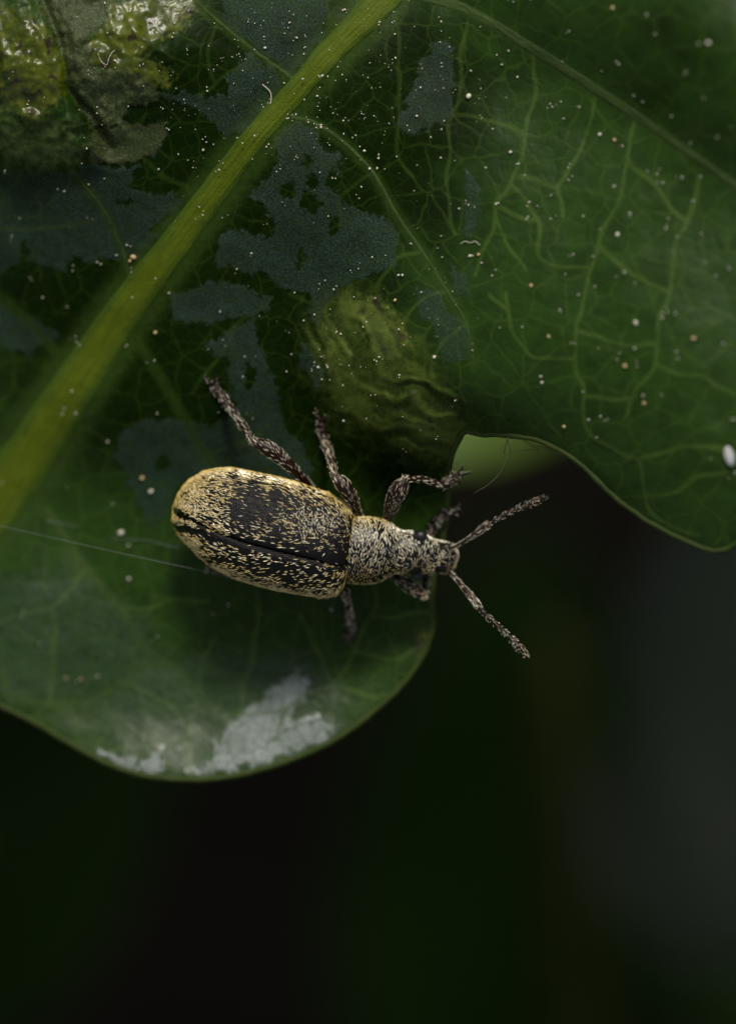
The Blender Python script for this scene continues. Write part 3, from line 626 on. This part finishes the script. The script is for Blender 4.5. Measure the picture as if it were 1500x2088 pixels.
# scales and hairs --------------------------------------------------------
def scatter(o, count, fn, mat, name, parent):
    me = o.data; nv = len(me.vertices); co = np.empty(nv * 3); me.vertices.foreach_get('co', co); co = co.reshape(-1, 3)
    me.calc_loop_triangles(); nt = len(me.loop_triangles); tri = np.empty(nt * 3, int); me.loop_triangles.foreach_get('vertices', tri); tri = tri.reshape(-1, 3)
    A, B, D = co[tri[:, 0]], co[tri[:, 1]], co[tri[:, 2]]; cr = np.cross(B - A, D - A); ar = np.linalg.norm(cr, axis=1) + 1e-15
    pick = rng.choice(nt, count, p=ar / ar.sum()); u = rng.random((count, 2)); fl = u.sum(1) > 1; u[fl] = 1 - u[fl]
    pt = A[pick] + (B - A)[pick] * u[:, :1] + (D - A)[pick] * u[:, 1:]; nm = cr[pick] / ar[pick][:, None]
    V, F, T, Hh = [], [], [], []
    for p, n in zip(pt, nm):
        r = fn(p, n)
        if r is None: continue
        d, ln, wd, tone, shade, lift = r
        n = Vector(n); d = Vector(d); d = (d - n * d.dot(n))
        if d.length < 1e-4: continue
        d.normalize(); s = n.cross(d); p = Vector(p); b = len(V)
        V += [p - n * .004, p + d * ln * .45 + s * wd * .5 + n * (.008 + lift * .5), p + d * ln * .45 - s * wd * .5 + n * (.008 + lift * .5), p + d * ln * .5 + n * (.008 + wd * .45 + lift * .6), p + d * ln + n * (.008 + lift)]
        F += [(b, b + 3, b + 1), (b, b + 2, b + 3), (b + 1, b + 3, b + 4), (b + 2, b + 4, b + 3)]
        T += [tone] * 5; Hh += [shade] * 5
    so = meshobj(name, V, F, mat, parent, smooth=False); addattr(so.data, 'tone', T); addattr(so.data, 'shade', Hh); so['kind'] = 'stuff'
    return so
tA, sA, uA = cs_frame(ROLL)
rr_ = random.random
def to_px(p): k = S * (CAM_H - p[2]) / CAM_H; return p[0] / k + 750, 1044 - p[1] / k
def ely_fn(p, n):
    x, y = to_px(p); d = np.array([x - 354, y - 1050]); a = d @ AX; b = d @ AN
    if n[2] < -0.25: return None
    bs = -26 + 10 * max(0, (a - 230) / 120)            # seam
    off = b - bs                                       # distance from the seam, + towards picture top
    nz = fbm(x, y, 2.0, 1 / 34.0, 3); nz2 = fbm(x, y, 8.0, 1 / 15.0, 2)
    dens = 0.13 + .34 * math.exp(-(a / 95) ** 2)
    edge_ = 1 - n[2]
    dens += 0.70 * max(0, edge_ - .25)
    # bare dark flecks: along the seam, over the middle of the disc, and a blotch behind it
    if abs(off) < 9: dens *= 0.05 if a < 300 else .15
    dens *= 1 - 0.85 * math.exp(-((a - 150) / 60) ** 2 - ((off - 72) / 34) ** 2)
    dens *= 1 - 0.55 * math.exp(-((a - 300) / 75) ** 2 - ((off - 14) / 30) ** 2)
    dens *= 1 - 0.75 * math.exp(-((a - 26) / 24) ** 2 - ((off - 2) / 22) ** 2)
    dens *= 1 - 0.6 * math.exp(-((a - 250) / 120) ** 2 - ((off + 42) / 14) ** 2)
    dens *= 0.85 + 1.15 * nz + .5 * nz2
    if a < 110 and off > 15: dens += .10
    disc = math.exp(-((a - 285) / 58) ** 2 - ((off - 66) / 34) ** 2)   # finer pale hairs on the disc front, packed and whitened to paint its highlight
    dens = max(dens, disc * .52)
    if off < -12: dens *= .82  # scales thinned below the seam so that side looks shaded
    if rr_() > dens: return None
    fan = 0.35 * (b - 10) / 110
    ang = fan * .6 + random.gauss(0, .33)
    dr = -tA * math.cos(ang) + sA * math.sin(ang)
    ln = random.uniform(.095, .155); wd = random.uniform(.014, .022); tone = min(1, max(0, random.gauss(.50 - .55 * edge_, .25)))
    if rr_() < disc:
        ang = random.gauss(1.2, .4); dr = -tA * math.cos(ang) + sA * math.sin(ang); ln = random.uniform(.05, .09); wd = random.uniform(.012, .019); tone = random.uniform(.9, 1.6)
    shade = 0.0 if rr_() < .85 else random.uniform(.3, .8)
    return dr, ln, wd, tone, shade, random.uniform(.004, .022)
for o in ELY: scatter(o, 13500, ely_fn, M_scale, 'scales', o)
def body_fn(p, n):
    x, y = to_px(p)
    if x < 676 or n[2] < -.35: return None
    nz = fbm(x, y, 4.0, 1 / 12.0, 2)
    hx_ = (x - 690) / 240
    for ex, ey, er in ((857, 1095, 13), (850, 1170, 12), (905, 1117, 9), (896, 1161, 8)):
        if math.hypot(x - ex, y - ey) < er: return None
    if rr_() > .72 + .6 * nz: return None
    wavy = 0.5 * math.sin(x / 17 + y / 29) + 0.35 * fbm(x, y, 1, 1 / 30.0, 2)
    ang = (1.45 if x < 815 else 1.0) + wavy + random.gauss(0, .2)
    up_ = 1
    dr = Vector((math.cos(ang) * -1, math.sin(ang) * up_, 0))
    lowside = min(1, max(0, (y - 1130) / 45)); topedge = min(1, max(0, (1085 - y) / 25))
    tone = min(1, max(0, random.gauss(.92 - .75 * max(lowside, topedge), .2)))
    return dr, random.uniform(.075, .125), random.uniform(.012, .018), tone, 0.0 if rr_() < .9 else .5, random.uniform(.004, .03)
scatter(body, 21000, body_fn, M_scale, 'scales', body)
def limb_fn(axis, dens, wmul=1.0, tone0=.6, lift=.015, ln=(.09, .16)):
    axis = Vector(axis).normalized()
    def fn(p, n):
        if rr_() > dens: return None
        d = axis + Vector((random.gauss(0, .11), random.gauss(0, .11), random.gauss(0, .05)))
        return d, random.uniform(*ln), random.uniform(.011, .018) * wmul, min(1, max(0, random.gauss(tone0, .25))), 0.0 if rr_() < .9 else .7, random.uniform(.004, lift)
    return fn
def span(path): return P(*path[-1]) - P(*path[0])
LD = [((624,983,-1.5),(466,828,-1.85)), ((738,1062,-1.7),(660,900,-1.6)), None, ((790,1160,-2),(862,1214,-2)), ((690,1180,-2),(712,1250,-2.4)), ((560,1170,-2.4),(470,1165,-2.8))]
for i, (lg, ft) in enumerate(LEGS):
    if i == 2:
        def ffn(p, n):
            x, y = to_px(p); return limb_fn(P(826,978,-.7) - P(789,1060,-1.6) if x < 832 else P(905,989,-1.5) - P(826,978,-.7), .75 if x < 832 else .4)(p, n)
        scatter(lg, 560, ffn, M_hair, 'hairs', lg)
    else: scatter(lg, 480 if i < 4 else 220, limb_fn(span(LD[i]), .7, .9, .75 if i == 0 else .5), M_hair, 'hairs', lg)
    scatter(ft, 90, limb_fn(span(LD[i]) if LD[i] else P(930,965,0) - P(905,989,0), .8, .8, .9, .05, (.06, .11)), M_hair, 'hairs', ft)
for (a, f, c), pth in zip(ANT, (((915,1119,-1.5),(1116,1012,-1)), ((906,1161,-1.7),(1077,1344,-1)))):
    d = span(pth)
    scatter(a, 300, limb_fn(d, .8, .6, .7, .015), M_hair, 'hairs', a)
    scatter(f, 170, limb_fn(d, .8, .5, .8, .055, (.06, .11)), M_hair, 'hairs', f)
    scatter(c, 120, limb_fn(d, .8, .65, .6, .05, (.04, .08)), M_hair, 'hairs', c)

# ------------------------------------------------------------------ specks, fibres, silk
def plain(name, col, rough=.5, spec=.4, scale=20.0, var=.3):
    t = NT(name); co = t.co(); n = t.noise(co, scale, 3)
    t.bsdf(t.mix(t.math('MULTIPLY', n, var * 2), col, tuple(c * .45 for c in col)), rough, spec, t.bump(n, .3, .03)); return t.m
M_speck = plain('pale_pollen', (0.66, 0.63, 0.52), .45, .5)
M_tanspeck = plain('tan_pollen', (0.55, 0.40, 0.20), .5, .4)
M_silk = plain('silk', (0.16, 0.18, 0.17), .35, .5)
M_fibre = plain('pale_fibre', (0.66, 0.64, 0.50), .5, .4)
M_darkfibre = plain('dark_fibre', (0.030, 0.028, 0.022), .5, .3)
def grain_geo(px, py, r, elong=1.0, rot=0.0):
    z = zl_fast(px, py); c = P(px, py, z + r * .6)
    V, F = uvs(c, r, r * elong, r * .8, 7, 5, Matrix.Rotation(rot, 3, 'Z'))
    return [c + (v - c) * random.uniform(.62, 1.25) for v in V], F
_zc = {}
def zl_fast(px, py): return ZF[(px, py)]
spots = []
def dens_at(x, y):
    d = 0.10
    d += 1.3 * math.exp(-((x - 640) ** 2 / 260 ** 2 + (y - 170) ** 2 / 230 ** 2)) + .9 * math.exp(-((x - 700) ** 2 / 150 ** 2 + (y - 720) ** 2 / 160 ** 2))
    d += .55 * math.exp(-((x - 880) ** 2 / 170 ** 2 + (y - 330) ** 2 / 330 ** 2)) + .45 * math.exp(-((x - 330) ** 2 / 170 ** 2 + (y - 130) ** 2 / 200 ** 2))
    d += .22 * math.exp(-((x - 1300) ** 2 / 260 ** 2 + (y - 380) ** 2 / 300 ** 2)) + .25 * math.exp(-((x - 230) ** 2 / 120 ** 2 + (y - 650) ** 2 / 160 ** 2))
    d += .12 * math.exp(-((x - 120) ** 2 / 200 ** 2 + (y - 150) ** 2 / 150 ** 2))
    if y > 1000: d *= .45
    return d
while len(spots) < 600:
    x, y = random.uniform(-20, 1520), random.uniform(-20, 1580)
    if rr_() * 1.6 > dens_at(x, y): continue
    if 340 < x < 950 and 940 < y < 1225: continue
    r = abs(random.gauss(.006, .009)) + .006
    if x > 1000 or (x < 420 and y > 480): r = random.uniform(.014, .026)
    spots.append((x, y, r))
spots += [(q[0] + random.gauss(0, 7), q[1] + random.gauss(0, 7), q[2] * random.uniform(.4, 1.0)) for q in random.sample(spots, 260)]   # small clumps
spots = [q for q in spots if not (340 < q[0] < 950 and 940 < q[1] < 1225)]
A_ = np.array(spots); ins = sdpoly(A_[:, 0], A_[:, 1], OUTL) > 12
spots = [s for s, i in zip(spots, ins) if i]
BIG = [(1295,658,.055),(1413,690,.060),(1273,746,.055),(1082,582,.050),(1312,822,.05),(1222,274,.055),(955,196,.075),(1248,16,.06),(1443,87,.055),(1149,870,.045),(805,612,.04),(975,519,.042),(885,728,.05),(247,1086,.075),(262,1112,.03),(290,975,.06),(308,1002,.06),(272,524,.07),(265,532,.05),(1258,478,.055),(1104,780,.045),(1118,686,.04),(135,1383,.035),(165,1385,.035),(263,1180,.045),(1252,285,.045),(1040,310,.04),(317,678,.05),(820,660,.03),(700,858,.035)]
allxy = np.array([(s[0], s[1]) for s in spots] + [(b[0], b[1]) for b in BIG]); ZZ = zsurf(allxy[:, 0], allxy[:, 1])
ZF = {(x, y): float(z) + 0.02 for (x, y), z in zip(map(tuple, allxy), ZZ)}
dm = midrib_half(allxy[:, 0], allxy[:, 1])
for (x, y), d in zip(map(tuple, allxy), dm):
    if d < 0: ZF[(x, y)] += 0.17
parts = [grain_geo(x, y, r, random.uniform(.8, 1.5), random.uniform(0, 3)) for x, y, r in spots]
dust = meshobj('pollen_dust', *join_geo(parts), M_speck)
tag(dust, 'fine pale pollen dust scattered all over the oak leaf', 'pollen', kind='stuff')
for x, y, r in BIG:
    r *= .8
    o = meshobj('pollen_grain', *uvs((0, 0, 0), r, r * random.uniform(.8, 1.5), r * .8, 12, 8), M_tanspeck if rr_() < .55 else M_speck)
    o.location = P(x, y, ZF[(x, y)] + r * .55); o.rotation_euler = (0, 0, random.uniform(0, 3))
    kind_ = 'tan' if o.data.materials[0] is M_tanspeck else 'cream'
    tag(o, kind_ + ' coloured larger pollen grain lying on the oak leaf among finer dust', 'pollen grain', kind_ + ' pollen grains on the oak leaf')
z0 = zl(1485, 930)
o = meshobj('white_flake', *uvs((0, 0, 0), .12, .25, .07, 16, 10), plain('white_flake', (.50, .52, .52), .6, .3, 6.0, .5)); o.location = P(1486, 930, z0 + .09); o.rotation_euler = (0, 0, .25)
tag(o, 'large oval white flake stuck on the broad side lobe of the oak leaf', 'flake')
def strand(name, pts, r, mat, label, cat, n=40, group=None, onleaf=True):
    q = catmull([(p[0], p[1], p[2] if len(p) > 2 else 0) for p in pts], n)
    W = []
    for p in q:
        z = zl(p[0], p[1], .06) + p[2] if onleaf else p[2]
        W.append(P(p[0], p[1], z))
    o = meshobj(name, *tube_geo(W, [r] * n, 6), mat); tag(o, label, cat, group); return o
strand('curled_fibre', [(200,108),(206,124),(218,132),(222,120),(228,108),(235,102)], .007, M_fibre, 'tiny pale fibre curled like a hook on the yellow blister', 'fibre')
strand('curled_fibre', [(535,172),(550,186),(553,200),(551,212)], .012, M_fibre, 'short white fibre lying beside the midrib near the lateral vein fork', 'fibre')
strand('curled_fibre', [(938,497),(948,492),(958,495),(968,492),(978,500)], .007, M_fibre, 'thin pale fibre lying across the leaf past the forked lateral vein', 'fibre', 30)
strand('silk_thread', [(-60,1058,-2.6),(0,1072,-2.4),(150,1106,-2.0),(315,1143,-1.7),(430,1168,-1.75),(474,1178,-1.85)], .0042, M_silk, 'long straight silk thread running from the leaf edge to the weevil', 'thread', 60, onleaf=False)
strand('silk_thread', [(228,1098),(262,1100),(300,1102),(340,1112),(366,1118)], .006, M_silk, 'short wavy silk thread lying on the leaf behind the weevil', 'thread', 40)
strand('silk_thread', [(92,1062),(130,1068),(160,1076)], .006, M_silk, 'stub of silk thread lying next to the midrib foot', 'thread', 20)
z1 = zl(1040, 885)
strand('web_strand', [(1034,893,z1),(1040,905,z1-.1),(1036,918,z1-.2),(1030,940,z1-.4),(1018,965,z1-.7),(995,988,z1-.9),(965,1006,z1-1.2)], .005, plain('dull_silk', (0.20, 0.19, 0.13)), 'fine pale web strand hanging from the sinus into the gap', 'web', 40, onleaf=False)
strand('web_strand', [(1036,892,z1),(1030,910,z1-.1),(1028,925,z1-.2),(1040,922,z1-.2),(1034,895,z1-.1)], .009, M_darkfibre, 'small dark web loop hanging below the sinus edge', 'web', 40, onleaf=False)
strand('web_strand', [(1048,922,z1-.1),(1075,918,z1-.1),(1098,917,z1),(1080,908,z1),(1066,898,z1+.05)], .009, M_darkfibre, 'kinked dark web strand lying along the leaf edge', 'web', 40, onleaf=False)
strand('web_strand', [(1070,896,z1),(1090,908,z1),(1112,914,z1),(1130,922,z1)], .007, M_darkfibre, 'thin dark web strand trailing off the lobe edge', 'web', 40, onleaf=False)

# ------------------------------------------------------------------ ground and undergrowth
GZ = -150.0
def soil():
    t = NT('leaf_litter_soil'); co = t.co(); n = t.noise(co, .12, 6); v = t.vor(co, .05)
    t.bsdf(t.mix(n, (0.008, 0.006, 0.0035), (0.024, 0.019, 0.010)), .9, .2, t.bump(t.math('ADD', n, v), .8, 3.0)); return t.m
g = 40; half = 30000.0
xs = sorted(set([-half, -8000, -2000] + list(np.linspace(-600, 600, 61)) + [2000, 8000, half]))
V = [(x, y, GZ + (6 * mnoise.noise(Vector((x * .012, y * .012, 0))) if abs(x) < 700 and abs(y) < 700 else 0)) for y in xs for x in xs]; n_ = len(xs)
F = [(j * n_ + i, j * n_ + i + 1, (j + 1) * n_ + i + 1, (j + 1) * n_ + i) for j in range(n_ - 1) for i in range(n_ - 1)]
gr = meshobj('ground', V, F, soil()); tag(gr, kind='structure')
def simple_leaf_mat(name, ca, cb, rough=.4, spec=.4):
    t = NT(name); co = t.co(); n = t.noise(co, .25, 4); n2 = t.noise(co, 1.2, 4)
    b = t.bsdf(t.mix(t.math('MULTIPLY', t.math('ADD', n, n2), .5), ca, cb), rough, spec, t.bump(n2, .4, .3)); return t.m
M_under = simple_leaf_mat('undergrowth_leaf', (0.018, 0.058, 0.006), (0.038, 0.092, 0.011), .5, .10)
M_olive = simple_leaf_mat('yellowing_leaf', (0.060, 0.125, 0.008), (0.095, 0.165, 0.016))
M_grey = simple_leaf_mat('grey_green_leaf', (0.10, 0.135, 0.085), (0.19, 0.23, 0.165), .5, .3)
M_stem = simple_leaf_mat('green_stem', (0.05, 0.07, 0.015), (0.08, 0.09, 0.02))
M_twig = simple_leaf_mat('oak_twig_bark', (0.05, 0.038, 0.024), (0.09, 0.07, 0.05), .8, .2)
def lobed_leaf(L, W_, bend=.25, lobes=4, seed=0, n=44):
    """mesh of a lobed leaf along +X from its stalk end, with a folded middle"""
    rd = random.Random(seed); V, F = [], []; ac = 9
    for i in range(n):
        u = i / (n - 1); env = math.sin(math.pi * min(1, u ** .8 * .98 + .01)) ** .7
        lb = 1 - .32 * (0.5 + .5 * math.cos(u * lobes * 2 * math.pi + .4))
        for k in range(ac):
            s = -1 + 2 * k / (ac - 1); hw = W_ * .5 * env * (lb if lobes else 1)
            V.append((u * L, s * hw, -bend * L * u * u * .6 + .22 * abs(s) * hw + .03 * L * math.sin(u * 9 + s * 2 + seed) * abs(s)))
    for i in range(n - 1):
        for k in range(ac - 1):
            a = i * ac + k; F.append((a, a + ac, a + ac + 1, a + 1))
    return V, F
def place(V, origin, yaw, pitch, roll=0.0):
    m = Matrix.Translation(origin) @ Matrix.Rotation(R(yaw), 4, 'Z') @ Matrix.Rotation(R(pitch), 4, 'Y') @ Matrix.Rotation(R(roll), 4, 'X')
    return [m @ Vector(v) for v in V]
def plant(name, label, cat, leaves, root, stemmat, leafmat, stem_top, group=None, r=1.0):
    """stem from the ground with stalked leaves; each leaf and the stem is a part"""
    e = empty(name, root); tag(e, label, cat, group)
    top = Vector(stem_top); rt = Vector(root); mid = (rt + top) / 2 + Vector((random.uniform(-4, 4), random.uniform(-4, 4), 0))
    pth = catmull([rt - Vector((0, 0, 3)), rt * .7 + mid * .3, mid, top], 24); meshobj('stem', *tube_geo(pth, list(np.linspace(r, r * .45, 24)), 8), stemmat, e)
    for i, (org, yaw, pitch, L, W_, lobes, roll) in enumerate(leaves):
        V, F = lobed_leaf(L, W_, .2, lobes, i + len(label)); V = place(V, Vector(org), yaw, pitch, roll)
        lo = meshobj('leaf', V, F, leafmat, e)
        zz = org[2]; best = min(pth, key=lambda q: (Vector(q) - Vector(org)).length)
        pt = catmull([Vector(best), (Vector(best) + Vector(org)) / 2 + Vector((0, 0, 1.0)), Vector(org)], 10)
        meshobj('leaf_stalk', *tube_geo(pt, [r * .35] * 10, 6), stemmat, e)
    return e
def W3(px, py, z): return tuple(P(px, py, z))
# olive leaf seen through the sinus
plant('undergrowth_sapling', 'yellow green out of focus leaf glimpsed through the gap beside the front leg', 'sapling',
      [(W3(700, 800, -42), 2, 4, 8.5, 4.6, 0, 0)], W3(500, 760, GZ), M_stem, M_olive, W3(560, 800, -46), r=.8)
# grey green broad leaf on the right
plant('undergrowth_sapling', 'broad grey green blurred leaf hanging in the dark beneath the broad side lobe', 'sapling',
      [(W3(1560, 960, -62), -84, 4, 17, 11.0, 0, 14), (W3(1700, 1900, -80), 150, 6, 12, 7, 0, 0)], W3(1900, 900, GZ), M_stem, M_grey, W3(1850, 960, -68), r=1.0)
# thin stalk
stk = catmull([W3(1260, 3300, GZ - 3), W3(1230, 2700, -105), W3(1190, 2100, -78), W3(1160, 1750, -66), W3(1140, 1450, -60), W3(1126, 1290, -58)], 50)
gs = meshobj('grass_stalk', *tube_geo(stk, list(np.linspace(1.1, .55, 50)), 10), simple_leaf_mat('olive_stalk', (0.10, 0.12, 0.02), (0.16, 0.17, 0.04)))
tag(gs, 'thin olive blurred stalk crossing the dark undergrowth', 'stalk')
# dim leaves at lower left
plant('undergrowth_sapling', 'dim green blurred leaf low under the rounded lower lobe', 'sapling',
      [(W3(-350, 2150, -70), 50, 5, 19, 10, 0, 0)], W3(-500, 2200, GZ), M_stem, M_under, W3(-420, 2250, -84), r=1.0)
plant('undergrowth_sapling', 'large dark green blurred leaves deep in the shade below the antennae', 'sapling',
      [(W3(980, 2450, -92), 86, 3, 27, 13, 0, 0), (W3(1900, 2400, -135), 110, 3, 30, 15, 0, 0)], W3(1000, 2900, GZ), M_stem, M_under, W3(950, 2600, -98), r=1.2)
plant('undergrowth_sapling', 'yellowish leaf edge blurred at the margin of the dark undergrowth', 'sapling',
      [(W3(-420, 1720, -40), 0, 2, 5.6, 3.8, 0, 0)], W3(-700, 1700, GZ), M_stem, M_olive, W3(-520, 1700, -44), r=.7)
# the oak sapling that carries the leaf: twig with petiole, and unseen leaves added around the view to darken the undergrowth
sap = empty('shading_oak_sapling', (-30, -30, GZ)); tag(sap, 'young oak sapling with unseen leafy twigs added to shade the undergrowth around the weevil leaf', 'sapling')
base = leaf.location.copy()
tw = catmull([(-30, -30, GZ - 4), (-31, -24, -100), (-27, -17, -50), (-22, -14, -16), tuple(base + Vector((-2.2, -2.4, -1.2)))], 50)
meshobj('trunk', *tube_geo(tw, list(np.linspace(4.0, .7, 50)), 10), M_twig, sap)
pet = catmull([tuple(base + Vector((-2.2, -2.4, -1.2))), tuple(base + Vector((-1, -1.3, -.6))), tuple(base + Vector((.15, .2, -.05)))], 14)
meshobj('leaf_stalk', *tube_geo(pet, list(np.linspace(.7, .45, 14)), 8), M_midrib, leaf)

SHADE_LEAVES = []; rd = random.Random(11)
meshes = []
for sd_ in range(4):
    V, F = lobed_leaf(64, 40, .2, 4, sd_, 40); m_ = bpy.data.meshes.new('leaf'); m_.from_pydata([tuple(v) for v in V], [], F); m_.update()
    m_.polygons.foreach_set('use_smooth', [True] * len(m_.polygons)); m_.materials.append(M_under); meshes.append((m_, V))
def clear_of_view(pts):
    for p in pts:
        k = S * (CAM_H - p[2]) / CAM_H; x, y = p[0] / k + 750, 1044 - p[1] / k; mg = 60 + 5.0 * abs(p[2])
        if -mg < x < 1500 + mg and -mg < y < 2088 + mg: return False
    return True
tries = 0
while len(SHADE_LEAVES) < 110 and tries < 9000:
    tries += 1
    ring = len(SHADE_LEAVES) % 4; z = -14 - 9 * ring - rd.uniform(0, 6); rad = rd.uniform(16, 34) + 22 * (ring % 2) + rd.uniform(0, 150) * (len(SHADE_LEAVES) > 40); th = rd.uniform(0, 360)
    org = Vector((rad * math.cos(R(th)), rad * 1.25 * math.sin(R(th)), z)); yaw = th + rd.uniform(-75, 75)
    if len(SHADE_LEAVES) > 40: yaw = rd.uniform(0, 360)
    k = rd.randrange(4); m = Matrix.Translation(org) @ Matrix.Rotation(R(yaw), 4, 'Z') @ Matrix.Rotation(R(rd.uniform(-4, 14)), 4, 'Y') @ Matrix.Rotation(R(rd.uniform(-14, 14)), 4, 'X')
    pts = [m @ Vector(v) for v in meshes[k][1][::4]]
    if not clear_of_view(pts) or max(p.z for p in pts) > -6: continue
    o = bpy.data.objects.new('leaf', meshes[k][0]); C.objects.link(o); o.parent = sap; o.matrix_parent_inverse = Matrix.Translation(-sap.location); o.matrix_world = m; o.matrix_basis = m; SHADE_LEAVES.append(org)
    best = min(tw, key=lambda q: (Vector(q) - org - Vector((0, 0, -14))).length); b = Vector(best)
    q = catmull([b, b * .5 + org * .5 + Vector((0, 0, -3)), org], 12)
    if clear_of_view(q): meshobj('twig', *tube_geo(q, list(np.linspace(.8, .35, 12)), 6), M_twig, sap)
print('neighbour leaves', len(SHADE_LEAVES), tries)
